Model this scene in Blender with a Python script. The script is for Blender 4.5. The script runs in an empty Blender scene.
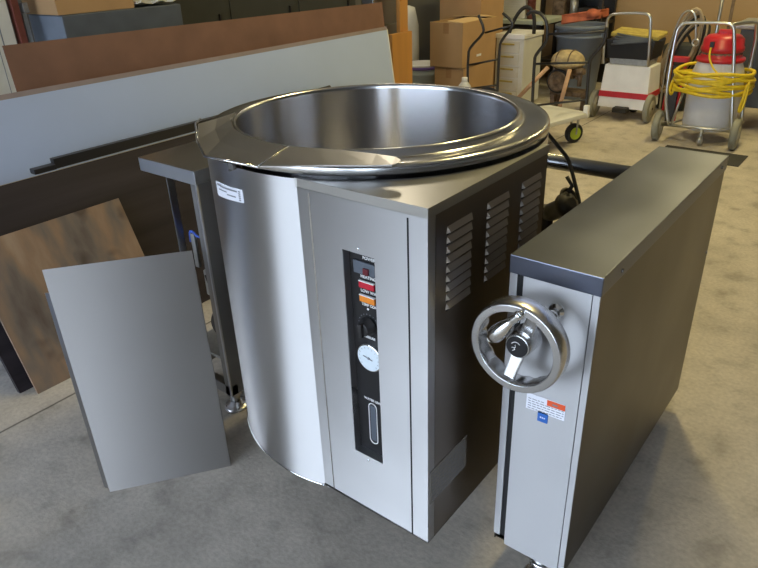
import bpy, bmesh, math, random
from mathutils import Vector, Matrix
random.seed(7)
PI = math.pi
COL = bpy.context.scene.collection
V = Vector

# ---------------------------------------------------------------- materials
def new_mat(name):
    m = bpy.data.materials.new(name); m.use_nodes = True
    nt = m.node_tree; b = nt.nodes['Principled BSDF']
    return m, nt, b

def noise_fac(nt, scale, stretch=(1, 1, 1), detail=4, coord='Object'):
    tc = nt.nodes.new('ShaderNodeTexCoord'); mp = nt.nodes.new('ShaderNodeMapping')
    mp.inputs['Scale'].default_value = stretch
    nt.links.new(tc.outputs[coord], mp.inputs['Vector'])
    n = nt.nodes.new('ShaderNodeTexNoise'); n.inputs['Scale'].default_value = scale
    n.inputs['Detail'].default_value = detail
    nt.links.new(mp.outputs[0], n.inputs['Vector'])
    return n

def ramp(nt, src, stops):
    r = nt.nodes.new('ShaderNodeValToRGB'); e = r.color_ramp.elements
    e[0].position, e[0].color = stops[0][0], (*stops[0][1], 1)
    e[1].position, e[1].color = stops[-1][0], (*stops[-1][1], 1)
    for p, c in stops[1:-1]:
        k = e.new(p); k.color = (*c, 1)
    nt.links.new(src, r.inputs[0]); return r

def plain(name, col, rough=.6, metal=0, var=.12, scale=9, stretch=(1, 1, 1), bump=0, spec=.5):
    m, nt, b = new_mat(name)
    n = noise_fac(nt, scale, stretch)
    lo = tuple(c * (1 - var) for c in col); hi = tuple(min(1, c * (1 + var)) for c in col)
    r = ramp(nt, n.outputs[0], [(.3, lo), (.7, hi)])
    nt.links.new(r.outputs[0], b.inputs['Base Color'])
    b.inputs['Roughness'].default_value = rough; b.inputs['Metallic'].default_value = metal
    b.inputs['Specular IOR Level'].default_value = spec
    if bump:
        bp = nt.nodes.new('ShaderNodeBump'); bp.inputs['Strength'].default_value = bump
        bp.inputs['Distance'].default_value = .002
        nt.links.new(n.outputs[0], bp.inputs['Height']); nt.links.new(bp.outputs[0], b.inputs['Normal'])
    return m

def steel(name, stretch=(1, 1, 1), col=(.62, .62, .63), rough=.3, fine=260, bump=.10, smudge=.12, aniso=0, radial=False, rvar=.12):
    """brushed stainless: fine lines stretched along the brushing plus broad smudges"""
    m, nt, b = new_mat(name)
    b.inputs['Metallic'].default_value = 1
    fn = noise_fac(nt, fine, stretch, 3)
    sm = noise_fac(nt, 3.2, (1, 1, 1), 2)
    r = ramp(nt, sm.outputs[0], [(.2, tuple(c * (1 - smudge) for c in col)), (.8, tuple(min(1, c * (1 + smudge * .6)) for c in col))])
    nt.links.new(r.outputs[0], b.inputs['Base Color'])
    mr = nt.nodes.new('ShaderNodeMapRange'); mr.interpolation_type = 'SMOOTHSTEP'; mr.inputs[1].default_value = .15; mr.inputs[2].default_value = .85
    mr.inputs[3].default_value = rough - rvar * .5; mr.inputs[4].default_value = rough + rvar * .5
    nt.links.new(sm.outputs[0], mr.inputs[0]); nt.links.new(mr.outputs[0], b.inputs['Roughness'])
    bp = nt.nodes.new('ShaderNodeBump'); bp.inputs['Strength'].default_value = bump; bp.inputs['Distance'].default_value = .0006
    nt.links.new(fn.outputs[0], bp.inputs['Height']); nt.links.new(bp.outputs[0], b.inputs['Normal'])
    if aniso:
        b.inputs['Anisotropic'].default_value = aniso
        if radial:
            g = nt.nodes.new('ShaderNodeNewGeometry'); t = nt.nodes.new('ShaderNodeVectorMath'); t.operation = 'CROSS_PRODUCT'
            nt.links.new(g.outputs['Normal'], t.inputs[0]); t.inputs[1].default_value = (0, 0, 1)
            nt.links.new(t.outputs[0], b.inputs['Tangent'])
            b.inputs['Anisotropic Rotation'].default_value = .25
    return m

MT = {}
MT['steel_v'] = steel('brushed_steel_vertical', (1, 1, .02))
MT['steel_front'] = steel('brushed_steel_front', (.02, 1, 1), (.60, .59, .59), .50, smudge=.12, aniso=.95, radial=True, rvar=.05)
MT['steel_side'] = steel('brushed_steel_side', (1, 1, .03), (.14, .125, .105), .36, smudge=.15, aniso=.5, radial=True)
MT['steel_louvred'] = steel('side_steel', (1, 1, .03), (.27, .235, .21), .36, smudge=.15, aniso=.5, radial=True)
MT['steel_louvre'] = steel('lit_louvre_steel', (1, 1, .03), (.50, .45, .40), .5, smudge=.1)  # lighter copy of the side steel, light from above put into the colour
MT['steel_console'] = steel('console_front_steel', (.02, 1, 1), (.44, .435, .44), .44, smudge=.08, aniso=.95, radial=True, rvar=.05)
MT['steel_cover'] = steel('lit_steel_cover', (.05, 1, 1), (.52, .515, .50), .32, smudge=.12, rvar=.06)  # brighter copy of the top steel, for tops that read as lit
MT['steel_top'] = steel('dimmed_steel_top', (.05, 1, 1), (.155, .17, .225), .335, smudge=.3, rvar=.10)  # smudged copy of the same steel, darkened to hold back the warm reflection
MT['steel_cyl'] = steel('brushed_steel_jacket', (.02, .02, 1), (.62, .61, .61), .44, aniso=1.0, radial=True, smudge=.03, rvar=.02, bump=.05)
MT['steel_bowl'] = steel('polished_steel_bowl', (.02, .02, 1), (.68, .68, .71), .26, aniso=.98, radial=True, smudge=.0, bump=.01, rvar=.0)
MT['steel_rim'] = steel('polished_steel_rim', (1, 1, 1), (.64, .64, .645), .2, smudge=.08, bump=.03)
MT['steel_lip'] = steel('satin_steel_lip', (1, 1, .2), (.70, .69, .69), .33, smudge=.1, bump=.05, rvar=.06)
MT['steel_sheet'] = steel('satin_steel_sheet', (.03, .03, 1), (.56, .54, .525), .50, smudge=.06, aniso=.97, radial=True, rvar=.04)
MT['tube_steel'] = steel('dull_tube_steel', (1, 1, 1), (.34, .35, .37), .3, smudge=.08)
MT['steel_dark'] = steel('dull_dark_steel', (1, 1, .05), (.30, .29, .28), .4, smudge=.2)
MT['chrome'] = steel('chrome', (1, 1, 1), (.82, .82, .82), .08, smudge=.02, bump=0, rvar=.02)
MT['cast'] = steel('satin_cast_metal', (1, 1, 1), (.72, .72, .73), .28, smudge=.05, bump=.03)
MT['slot'] = plain('dark_gap', (.012, .012, .013), .8)
MT['black'] = plain('black_plastic', (.012, .012, .014), .35)
MT['black_metal'] = plain('black_painted_metal', (.018, .017, .018), .4, .0, spec=.6)
MT['rubber'] = plain('black_rubber', (.02, .02, .02), .7)
MT['white_ink'] = plain('white_ink', (.8, .8, .8), .6, var=.02)
MT['grey_ink'] = plain('grey_ink', (.22, .23, .26), .7, var=.02)
MT['paper'] = plain('white_paper_label', (.78, .79, .86), .5, var=.03)
MT['red_lamp'] = plain('red_plastic_lens', (.50, .02, .04), .25, var=.1)
MT['orange_lamp'] = plain('orange_plastic_lens', (.75, .24, .03), .25, var=.1)
MT['dark_red'] = plain('dark_red_plastic', (.12, .012, .02), .3)
MT['dial'] = plain('white_dial', (.70, .78, .84), .3, var=.03)
MT['orange_label'] = plain('red_orange_band', (.75, .10, .03), .5, var=.05)
MT['blue_label'] = plain('blue_sticker', (.03, .14, .50), .45, var=.08)
MT['plate'] = plain('etched_rating_plate', (.24, .22, .20), .45, .3, var=.1, scale=60)
MT['whiteboard'] = plain('daylit_white_laminate', (.43, .52, .74), .7, var=.03, scale=2, spec=.2)  # white board with the cool daylight tint put into its base colour
MT['mauve_trim'] = plain('pale_mauve_trim', (.27, .22, .225), .6, var=.08)
MT['hardboard'] = plain('brown_hardboard', (.20, .105, .075), .65, var=.12, scale=6, bump=.1)
MT['dark_laminate'] = plain('dark_wood_laminate', (.030, .024, .027), .6, var=.35, scale=14, stretch=(1, .05, 1), spec=.2)
MT['raw_edge'] = plain('raw_wood_edge', (.42, .34, .24), .8, var=.15, scale=40)
MT['cardboard'] = plain('cardboard', (.44, .27, .13), .85, var=.07, scale=5)
MT['cardboard_flap'] = plain('cardboard_inner', (.58, .40, .19), .85, var=.07, scale=5)
MT['tape'] = plain('packing_tape', (.35, .19, .08), .4, var=.05)
MT['orange_wood'] = plain('varnished_pine', (.50, .24, .06), .5, var=.16, scale=8, stretch=(1, 1, .1))
MT['white_paint'] = plain('white_paint', (.66, .66, .62), .5, var=.05)
MT['cream'] = plain('cream_plastic', (.60, .58, .50), .5, var=.06)
MT['white_plastic'] = plain('white_plastic', (.86, .86, .85), .4, var=.05)
MT['tank'] = plain('pale_grey_plastic_tank', (.66, .67, .71), .35, var=.06)
MT['grey_drum'] = plain('slate_grey_plastic', (.085, .10, .125), .55, var=.12)
MT['drum'] = plain('slate_blue_plastic', (.15, .18, .235), .5, var=.1)
MT['blue_grey'] = plain('blue_grey_tint', (.18, .21, .26), .55, var=.08)
MT['red'] = plain('red_plastic', (.52, .02, .03), .35, var=.12)
MT['dull_red'] = plain('dull_orange_red_cloth', (.42, .11, .05), .75, var=.25, scale=14)
MT['yellow_cord'] = plain('yellow_cord', (.75, .55, .02), .45, var=.12, scale=30)
MT['yellow_cloth'] = plain('mustard_cloth', (.42, .33, .08), .85, var=.2, scale=20)
MT['tube'] = steel('aluminium_tube', (1, 1, 1), (.62, .62, .58), .32, smudge=.05)
MT['valve'] = plain('blackened_brass', (.035, .03, .022), .5, .3, var=.4, scale=30)
MT['rust'] = plain('rusty_dirty_metal', (.17, .12, .08), .7, .4, var=.5, scale=22)
MT['tan'] = plain('dusty_tan_plastic', (.42, .33, .18), .75, var=.3, scale=20)
MT['pink_wood'] = plain('reddish_wood', (.52, .33, .21), .7, var=.15)
MT['lime'] = plain('lime_plastic', (.50, .62, .04), .45, var=.06)
MT['wheel_grey'] = plain('grey_rubber_wheel', (.27, .27, .22), .7, var=.1)
MT['hub'] = plain('cream_wheel_hub', (.42, .40, .32), .6, var=.1)
MT['purple'] = plain('purple_lid_rim', (.20, .12, .36), .5)
MT['pale_green'] = plain('pale_grey_green', (.42, .46, .38), .6, var=.06)
MT['hose'] = plain('tan_hose', (.38, .30, .20), .7, var=.2)
MT['red_brown'] = plain('red_brown_plank', (.17, .045, .03), .6, var=.15)
MT['wall_tan'] = plain('tan_wallboard', (.40, .27, .14), .85, var=.06, scale=1.5)
MT['wall_upper'] = plain('pale_grey_wall', (.30, .31, .33), .9, var=.05)
MT['wall_dark'] = plain('dark_wall', (.05, .052, .048), .9, var=.2, scale=2)
MT['wall_side'] = plain('grey_block_wall', (.13, .13, .125), .9, var=.1, scale=2)
MT['ceiling'] = plain('ceiling_board', (.56, .57, .60), .9, var=.05)
MT['mat'] = plain('dark_rubber_mat', (.06, .06, .06), .9, spec=.1)
MT['blue_wire'] = plain('blue_wire', (.05, .12, .55), .5)
MT['galv'] = plain('galvanised_metal', (.40, .40, .38), .45, .7, var=.15, scale=30)

def plywood():
    m, nt, b = new_mat('stained_plywood')
    n = noise_fac(nt, 5, (1, 1.6, .35), 6)
    r = ramp(nt, n.outputs[0], [(.28, (.085, .06, .048)), (.42, (.15, .12, .10)), (.55, (.25, .16, .10)), (.75, (.36, .26, .18))])
    k = noise_fac(nt, 7, (1, 1, 1), 2)
    r2 = ramp(nt, k.outputs[0], [(.30, (.35, .30, .28)), (.42, (1, 1, 1))])
    mx = nt.nodes.new('ShaderNodeMixRGB'); mx.blend_type = 'MULTIPLY'; mx.inputs[0].default_value = .8
    nt.links.new(r.outputs[0], mx.inputs[1]); nt.links.new(r2.outputs[0], mx.inputs[2])
    nt.links.new(mx.outputs[0], b.inputs['Base Color']); b.inputs['Roughness'].default_value = .65
    return m
MT['plywood'] = plywood()

def concrete():
    m, nt, b = new_mat('stained_concrete')
    tc = nt.nodes.new('ShaderNodeTexCoord')
    n1 = noise_fac(nt, 1.3, (1, 1, 1), 8); n2 = noise_fac(nt, 9, (1, 1, 1), 8); n3 = noise_fac(nt, 70, (1, 1, 1), 4)
    r1 = ramp(nt, n1.outputs[0], [(.32, (.385, .35, .305)), (.5, (.50, .455, .395)), (.68, (.57, .52, .455))])
    r2 = ramp(nt, n2.outputs[0], [(.25, (.62, .62, .62)), (.45, (.95, .95, .95)), (.75, (1.1, 1.1, 1.1))])
    r3 = ramp(nt, n3.outputs[0], [(.3, (.86, .86, .86)), (.7, (1.08, 1.08, 1.08))])
    def mul(a, c, f=1):
        mx = nt.nodes.new('ShaderNodeMixRGB'); mx.blend_type = 'MULTIPLY'; mx.inputs[0].default_value = f
        nt.links.new(a, mx.inputs[1]); nt.links.new(c, mx.inputs[2]); return mx.outputs[0]
    c = mul(mul(r1.outputs[0], r2.outputs[0]), r3.outputs[0])
    # saw-cut joint running along x = -1.872
    sp = nt.nodes.new('ShaderNodeSeparateXYZ'); nt.links.new(tc.outputs['Object'], sp.inputs[0])
    wob = nt.nodes.new('ShaderNodeMath'); wob.operation = 'MULTIPLY_ADD'; wob.inputs[1].default_value = .008; wob.inputs[2].default_value = 1.868
    nt.links.new(n2.outputs[0], wob.inputs[0])
    ad = nt.nodes.new('ShaderNodeMath'); ad.operation = 'ADD'; nt.links.new(sp.outputs[0], ad.inputs[0]); nt.links.new(wob.outputs[0], ad.inputs[1])
    ab = nt.nodes.new('ShaderNodeMath'); ab.operation = 'ABSOLUTE'; nt.links.new(ad.outputs[0], ab.inputs[0])
    rj = ramp(nt, ab.outputs[0], [(.0025, (.16, .15, .14)), (.0055, (1, 1, 1))])
    c = mul(c, rj.outputs[0])
    nt.links.new(c, b.inputs['Base Color'])
    b.inputs['Roughness'].default_value = .62; b.inputs['Specular IOR Level'].default_value = .35
    bp = nt.nodes.new('ShaderNodeBump'); bp.inputs['Strength'].default_value = .25; bp.inputs['Distance'].default_value = .004
    nt.links.new(n3.outputs[0], bp.inputs['Height']); nt.links.new(bp.outputs[0], b.inputs['Normal'])
    return m
MT['concrete'] = concrete()

# ---------------------------------------------------------------- mesh helpers (coordinates in metres, world)
class MB:
    def __init__(s): s.bm = bmesh.new()
    def hexa(s, P, bevel=0):
        """P: 8 corners, bottom 4 then top 4, both counter-clockwise from above"""
        vs = [s.bm.verts.new(p) for p in P]
        fs = [s.bm.faces.new([vs[i] for i in q]) for q in ((3, 2, 1, 0), (4, 5, 6, 7), (0, 1, 5, 4), (1, 2, 6, 5), (2, 3, 7, 6), (3, 0, 4, 7))]
        if bevel:
            es = list({e for f in fs for e in f.edges})
            bmesh.ops.bevel(s.bm, geom=es, offset=bevel, segments=2, affect='EDGES', profile=.6)
        return s
    def box(s, x0, x1, y0, y1, z0, z1, bevel=0):
        return s.hexa([(x0, y0, z0), (x1, y0, z0), (x1, y1, z0), (x0, y1, z0), (x0, y0, z1), (x1, y0, z1), (x1, y1, z1), (x0, y1, z1)], bevel)
    def slab(s, o, a, b, t, bevel=0):
        """o corner, a and b edge vectors, t thickness vector"""
        o, a, b, t = V(o), V(a), V(b), V(t)
        P = [o, o + a, o + a + t, o + t, o + b, o + a + b, o + a + b + t, o + b + t]
        s.hexa(P, bevel); bmesh.ops.recalc_face_normals(s.bm, faces=s.bm.faces[:]); return s
    def ring_pts(s, c, ax, r, n):
        ax = V(ax).normalized(); u = ax.orthogonal().normalized(); w = ax.cross(u)
        return [V(c) + r * (math.cos(2 * PI * i / n) * u + math.sin(2 * PI * i / n) * w) for i in range(n)]
    def lathe(s, o, ax, prof, n=32, caps=True):
        """prof: list of (distance along axis, radius)"""
        ax = V(ax).normalized(); rows = []
        for d, r in prof:
            rows.append([s.bm.verts.new(p) for p in s.ring_pts(V(o) + ax * d, ax, max(r, .0002), n)])
        for a, b in zip(rows, rows[1:]):
            for i in range(n):
                j = (i + 1) % n; f = s.bm.faces.new((a[i], a[j], b[j], b[i])); f.smooth = True
        if caps:
            s.bm.faces.new(rows[0][::-1]); s.bm.faces.new(rows[-1])
        return s
    def cyl(s, p0, p1, r, n=20, r2=None):
        d = V(p1) - V(p0); return s.lathe(p0, d, [(0, r), (d.length, r if r2 is None else r2)], n)
    def torus(s, c, ax, R, r, n=40, m=10, sq=1):
        ax = V(ax).normalized(); u = ax.orthogonal().normalized(); w = ax.cross(u); rows = []
        for i in range(n):
            a = 2 * PI * i / n; d = math.cos(a) * u + math.sin(a) * w
            rows.append([s.bm.verts.new(V(c) + d * (R + r * math.cos(2 * PI * k / m)) + ax * r * sq * math.sin(2 * PI * k / m)) for k in range(m)])
        for i in range(n):
            A, B = rows[i], rows[(i + 1) % n]
            for k in range(m):
                f = s.bm.faces.new((A[k], A[(k + 1) % m], B[(k + 1) % m], B[k])); f.smooth = True
        return s
    def tube(s, pts, r, n=10, smooth=0):
        pts = [V(p) for p in pts]
        for _ in range(smooth):
            q = [pts[0]]
            for a, b in zip(pts, pts[1:]): q += [a * .75 + b * .25, a * .25 + b * .75]
            q.append(pts[-1]); pts = q
        rows = []; up = None
        for i, p in enumerate(pts):
            t = (pts[min(i + 1, len(pts) - 1)] - pts[max(i - 1, 0)]).normalized()
            up = t.orthogonal().normalized() if up is None else (up - t * up.dot(t)).normalized()
            w = t.cross(up)
            rows.append([s.bm.verts.new(p + r * (math.cos(2 * PI * k / n) * up + math.sin(2 * PI * k / n) * w)) for k in range(n)])
        for a, b in zip(rows, rows[1:]):
            for k in range(n):
                j = (k + 1) % n; f = s.bm.faces.new((a[k], a[j], b[j], b[k])); f.smooth = True
        s.bm.faces.new(rows[0][::-1]); s.bm.faces.new(rows[-1]); return s
    def grid(s, rows):
        R = [[s.bm.verts.new(p) for p in r] for r in rows]
        for a, b in zip(R, R[1:]):
            for i in range(len(a) - 1): s.bm.faces.new((a[i], a[i + 1], b[i + 1], b[i]))
        return s
    def thicken(s, t):
        bmesh.ops.recalc_face_normals(s.bm, faces=s.bm.faces[:])
        bmesh.ops.solidify(s.bm, geom=s.bm.faces[:], thickness=t); return s
    def sphere(s, c, r, sc=(1, 1, 1), seg=20):
        g = bmesh.ops.create_uvsphere(s.bm, u_segments=seg, v_segments=seg // 2, radius=r)
        for v in g['verts']: v.co = V((v.co.x * sc[0] + c[0], v.co.y * sc[1] + c[1], v.co.z * sc[2] + c[2]))
        for v in g['verts']:
            for f in v.link_faces: f.smooth = True
        return s
    def xf(s, M):
        bmesh.ops.transform(s.bm, matrix=M, verts=s.bm.verts[:]); return s
    def build(s, name, mat, parent=None, label=None, base=None):
        """base: world origin for a top-level mesh; children share their thing's origin"""
        org = ORG[parent.name] if parent else V(base or (0, 0, 0))
        bmesh.ops.transform(s.bm, matrix=Matrix.Translation(-org), verts=s.bm.verts[:])
        me = bpy.data.meshes.new(name); s.bm.to_mesh(me); s.bm.free()
        me.materials.append(MT[mat])
        o = bpy.data.objects.new(name, me); COL.objects.link(o)
        if parent: o.parent = parent
        else: o.location = org
        ORG[o.name] = org
        if label: o['label'] = label
        return o
ORG = {}
def tag(o, label, cat, group=None):
    o['label'] = label; o['category'] = cat
    if group: o['group'] = group
    return o
def thing(name, loc, label, cat, group=None):
    o = bpy.data.objects.new(name, None); COL.objects.link(o); o.location = loc
    o.empty_display_size = .1; ORG[o.name] = V(loc); return tag(o, label, cat, group)
def struct(o): o['kind'] = 'structure'; return o

def lettering(txt, name, mat, parent, loc, size, ax=(1, 0, 0), up=(0, 0, 1), align='LEFT', stretch=1):
    c = bpy.data.curves.new(name, 'FONT'); c.body = txt; c.size = size; c.align_x = align; c.align_y = 'CENTER'
    c.extrude = .0004; c.offset = .0002
    t = bpy.data.objects.new(name + '_tmp', c); COL.objects.link(t)
    bpy.context.view_layer.update()
    me = bpy.data.meshes.new_from_object(t.evaluated_get(bpy.context.evaluated_depsgraph_get()))
    bpy.data.objects.remove(t); me.name = name
    a, u = V(ax).normalized(), V(up).normalized(); n = a.cross(u)
    org = ORG[parent.name]
    for v in me.vertices:
        p = V(loc) + a * v.co.x * stretch + u * v.co.y + n * v.co.z
        v.co = p - org
    me.materials.clear(); me.materials.append(MT[mat])
    o = bpy.data.objects.new(name, me); COL.objects.link(o); o.parent = parent; ORG[o.name] = org
    return o

# ================================================================= the machine
KX, KY = -.7307, .2315            # kettle axis
KET = thing('tilting_kettle', (KX, KY, 0), 'large stainless steel steam-jacketed tilting kettle with handwheel standing on the concrete floor between two consoles', 'kettle')
def cp(a, r, z): return V((KX + r * math.cos(math.radians(a)), KY + r * math.sin(math.radians(a)), z))

# jacket: the part of the drum outside the control housing
m = MB(); R = .449
A = [i * 3 for i in range(121)]
rows = [[cp(a, .30, .150) for a in A], [cp(a, .40, .160) for a in A], [cp(a, .437, .178) for a in A], [cp(a, R - .003, .188) for a in A], [cp(a, R, .192) for a in A], [cp(a, R, .196) for a in A], [cp(a, R, .199) for a in A],
        [cp(a, R, z) for z in (1.066,) for a in A]]
m.grid(rows)
for f in m.bm.faces: f.smooth = True
bmesh.ops.recalc_face_normals(m.bm, faces=m.bm.faces[:])
jk = m.build('jacket', 'steel_cyl', KET)
m = MB(); m.tube([cp(a, R + .001, .197) for a in [80 + i * 3 for i in range(70)]], .0035, 8); m.build('bottom_bead', 'chrome', KET)
# bowl
m = MB()
prof = [(.90, .365), (1.095, .365)]
bz = [(.365 * math.cos(t), .62 - .34 * math.sin(t)) for t in [PI / 2 * k / 10 for k in range(11)]][::-1]
pr = [(z, max(r, .001)) for r, z in bz] + [(.75, .365), (.9, .365), (1.0, .365), (1.10, .365)]
m.lathe((KX, KY, 0), (0, 0, 1), pr, 96, caps=False)
bmesh.ops.reverse_faces(m.bm, faces=m.bm.faces[:])
m.build('bowl', 'steel_bowl', KET, 'polished inside wall of the open kettle')
# rim
m = MB()
pr = [(1.098, .365), (1.107, .3655), (1.1115, .368), (1.1125, .372), (1.1115, .376), (1.107, .379), (1.098, .383), (1.0955, .387), (1.0955, .394), (1.097, .406), (1.099, .436), (1.0985, .4445), (1.096, .4485), (1.092, .4505), (1.078, .4505), (1.076, .448), (1.074, .440), (1.072, .41)]
m.lathe((KX, KY, 0), (0, 0, 1), pr, 128, caps=False)
m.build('rim', 'steel_rim', KET)

# pouring lip at the front left
m = MB()
inn = [V((-.673, -.151, 1.1135))] + [cp(a, .380, 1.1135) for a in (-92, -106, -120, -134, -146)]
out = [V((-.653, -.258, 1.100)), V((-.700, -.262, 1.100)), V((-.765, -.266, 1.100)), V((-.816, -.266, 1.1005)), V((-.905, -.216, 1.112)), V((-.998, -.140, 1.122))]
mid = [(a + b) * .5 + V((0, 0, -.001)) for a, b in zip(inn, out)]
m.grid([inn, mid, out]); m.thicken(.003)
lp = m.build('pouring_lip', 'steel_lip', KET, 'angular folded steel pouring lip')
m = MB()
m.tube([V((-.990, -.137, 1.134)), V((-.999, -.147, 1.124)), V((-.905, -.218, 1.111)), V((-.818, -.268, 1.099)), V((-.653, -.259, 1.099))], .0028, 8)
m.build('lip_edge', 'chrome', lp)
m = MB()
D = V((-.673, -.151, 1.1145)); C = V((-.653, -.258, 1.1010))
g1 = [D, V((-.61, -.133, 1.115)), V((-.555, -.113, 1.115)), V((-.47, -.094, 1.114)), V((-.425, -.088, 1.113)), V((-.405, -.098, 1.1125))]
g2 = [C, V((-.59, -.228, 1.104)), V((-.517, -.188, 1.107)), V((-.44, -.150, 1.109)), V((-.402, -.130, 1.111)), V((-.398, -.115, 1.112))]
m.grid([g1, g2]); m.thicken(.003)
m.build('lip_wing', 'steel_lip', lp)
m = MB(); m.tube([D + V((0, 0, .001)), C + V((0, 0, .001))], .002, 8); m.build('lip_seam', 'chrome', lp)
for a in (-97, -118):
    p = cp(a, .452, 1.069); t = V((-math.sin(math.radians(a)), math.cos(math.radians(a)), 0)); n = cp(a, 1, 0) - cp(a, 0, 0)
    m = MB(); m.slab(p - t * .010 - V((0, 0, .006)), t * .020, V((0, 0, .014)), n * .010, .001); m.slab(p - t * .010 - V((0, 0, .012)), t * .004, V((0, 0, .02)), n * .010)
    m.build('lip_bracket', 'steel_dark', KET)

# paper label on the jacket
m = MB(); aa = [-112.5 + i * (17.8 / 8) for i in range(9)]
m.grid([[cp(a, .4502, 1.0055 + 0.010 * (i / 8)) for i, a in enumerate(aa)], [cp(a, .4502, .968 + .016 * (i / 8)) for i, a in enumerate(aa)]]); m.thicken(.0006)
pl = m.build('paper_label', 'paper', KET, 'white paper sticker with blue print')
m = MB()
for (a0, a1, z, h) in ((-108.5, -97.5, .999, .004), (-110, -104, .9895, .003), (-104, -98.5, .984, .003), (-111, -107.5, 1.001, .0045)):
    q = [a0 + (a1 - a0) * i / 5 for i in range(6)]
    m.grid([[cp(a, .4512, z + (a + 112.5) * .00065) for a in q], [cp(a, .4512, z - h + (a + 112.5) * .00065) for a in q]])
for k in range(5):
    q = [-96.9, -95.9]; z = 1.002 - k * .0052
    m.grid([[cp(a, .4512, z + .008) for a in q], [cp(a, .4512, z + .005) for a in q]])
m.build('print', 'grey_ink', pl)

# ---- control housing
X0, X1, Y0, Y1, Z0, Z1 = -.661, -.304, -.147, .386, .130, 1.045     # laid out on a drawing, see HS below
m = MB()
rx0, rx1, rz0, rz1, rd = -.535, -.443, .322, .901, .026     # recess
# front as a frame round the recess
m.box(X0, rx0, Y0, Y0 + rd + .002, Z0, Z1 - .02); m.box(rx1, X1, Y0, Y0 + rd + .002, Z0, Z1 - .02)
m.box(rx0, rx1, Y0, Y0 + rd + .002, rz1, Z1 - .02); m.box(rx0, rx1, Y0, Y0 + rd + .002, Z0, rz0)
hs = m.build('control_housing', 'steel_front', KET, 'tall steel control housing on the front of the kettle')
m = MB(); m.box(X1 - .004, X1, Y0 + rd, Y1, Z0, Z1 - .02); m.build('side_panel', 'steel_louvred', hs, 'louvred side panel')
m = MB(); m.box(X1 - .028, X1, Y1 - .004, Y1, Z0, Z1 - .02); m.build('back_panel', 'steel_side', hs)
def cover(z0, z1, e):
    # cover plate with a round cut-out where the kettle stands
    m = MB(); kc = V(((KX + .267) / .945 + X1, (KY + .203) / .945 + Y0)); rr = .455 / .945
    a1 = math.asin((Y1 + e - kc.y) / rr); a0 = -math.acos((X0 - e - kc.x) / rr)
    P = [(X0 - e, Y0 - e), (X1 + e, Y0 - e), (X1 + e, Y1 + e)] + [(kc.x + rr * math.cos(a1 + (a0 - a1) * k / 24), kc.y + rr * math.sin(a1 + (a0 - a1) * k / 24)) for k in range(25)]
    lo = [m.bm.verts.new((x, y, z0)) for x, y in P]; hi = [m.bm.verts.new((x, y, z1)) for x, y in P]
    m.bm.faces.new(hi); m.bm.faces.new(lo[::-1])
    for k in range(len(P)): m.bm.faces.new((lo[k], lo[(k + 1) % len(P)], hi[(k + 1) % len(P)], hi[k]))
    return m
cover(Z1 - .022, Z1, .0015).build('top_cover', 'steel_cover', hs)
cover(Z0, Z0 + .004, 0).build('bottom_plate', 'steel_side', hs)
m = MB(); m.box(-.3545, -.3505, Y0 - .0008, Y0 + .001, Z0 + .002, Z1 - .03); m.build('door_seam', 'slot', hs)
m = MB(); m.box(-.626, -.6225, Y0 - .0018, Y0 + .001, Z0 + .002, Z1 - .03); m.build('door_edge', 'chrome', hs)
m = MB(); m.box(rx0, rx1, Y0 + rd - .004, Y0 + rd, rz0, rz1); cpn = m.build('control_panel', 'black', hs, 'recessed black control panel')
m = MB(); m.box(rx0, rx1, Y0 + .001, Y0 + rd, rz0 - .004, rz0 + .0005); m.box(rx0 - .0005, rx0 + .0006, Y0 + .001, Y0 + rd, rz0, rz1); m.build('recess_lining', 'steel_v', hs)
for sx, sz in ((-.488, .913), (-.491, .309)):
    m = MB(); m.sphere((sx, Y0, sz), .0042, (1, .6, 1), 12); m.build('screw', 'chrome', hs)
PY = Y0 + rd - .004
# items on the control panel (a sub-part of the housing)
def on_panel(m, name, mat, label=None): return m.build(name, mat, hs, label)
m = MB(); m.box(-.520, -.458, PY - .005, PY, .842, .873, .001); on_panel(m, 'power_switch', 'grey_drum')
m = MB(); m.box(-.489, -.474, PY - .010, PY - .004, .844, .860, .001); on_panel(m, 'rocker', 'dark_red')
m = MB(); m.box(-.506, -.462, PY - .006, PY, .807, .824, .001); on_panel(m, 'indicator_light', 'red_lamp', 'red indicator light')
m = MB(); m.box(-.506, -.462, PY - .006, PY, .771, .788, .001); on_panel(m, 'indicator_light', 'orange_lamp', 'orange indicator light')
for z in (.8255, .7895):
    m = MB(); m.box(-.506, -.462, PY - .0065, PY - .001, z - .0025, z); on_panel(m, 'light_edge', 'white_ink')
m = MB(); m.lathe((-.486, PY, .708), (0, -1, 0), [(0, .024), (.006, .024), (.008, .019), (.024, .017), (.026, .015)], 28)
m.box(-.490, -.482, PY - .034, PY - .02, .690, .726, .002); on_panel(m, 'control_knob', 'black_metal')
m = MB()
for k in range(14):
    a = math.radians(-120 + k * 18.5); m.box(-.486 + .030 * math.sin(a) - .0009, -.486 + .030 * math.sin(a) + .0009, PY - .0006, PY, .708 + .030 * math.cos(a) - .0012, .708 + .030 * math.cos(a) + .0012)
on_panel(m, 'knob_scale', 'grey_ink')
m = MB(); m.lathe((-.483, PY, .622), (0, -1, 0), [(0, .038), (.007, .038), (.009, .036), (.009, .034)], 40); gb = on_panel(m, 'pressure_gauge', 'chrome')
m = MB(); m.lathe((-.483, PY, .622), (0, -1, 0), [(.008, .0345), (.0095, .0345)], 40); on_panel(m, 'gauge_dial', 'dial', 'white gauge dial')
m = MB(); m.slab((-.500, PY - .0105, .6245), (.028, 0, -.006), (.0006, 0, .0022), (0, -.0006, 0)); m.lathe((-.483, PY - .009, .622), (0, -1, 0), [(0, .0035), (.003, .003)], 12)
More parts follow.
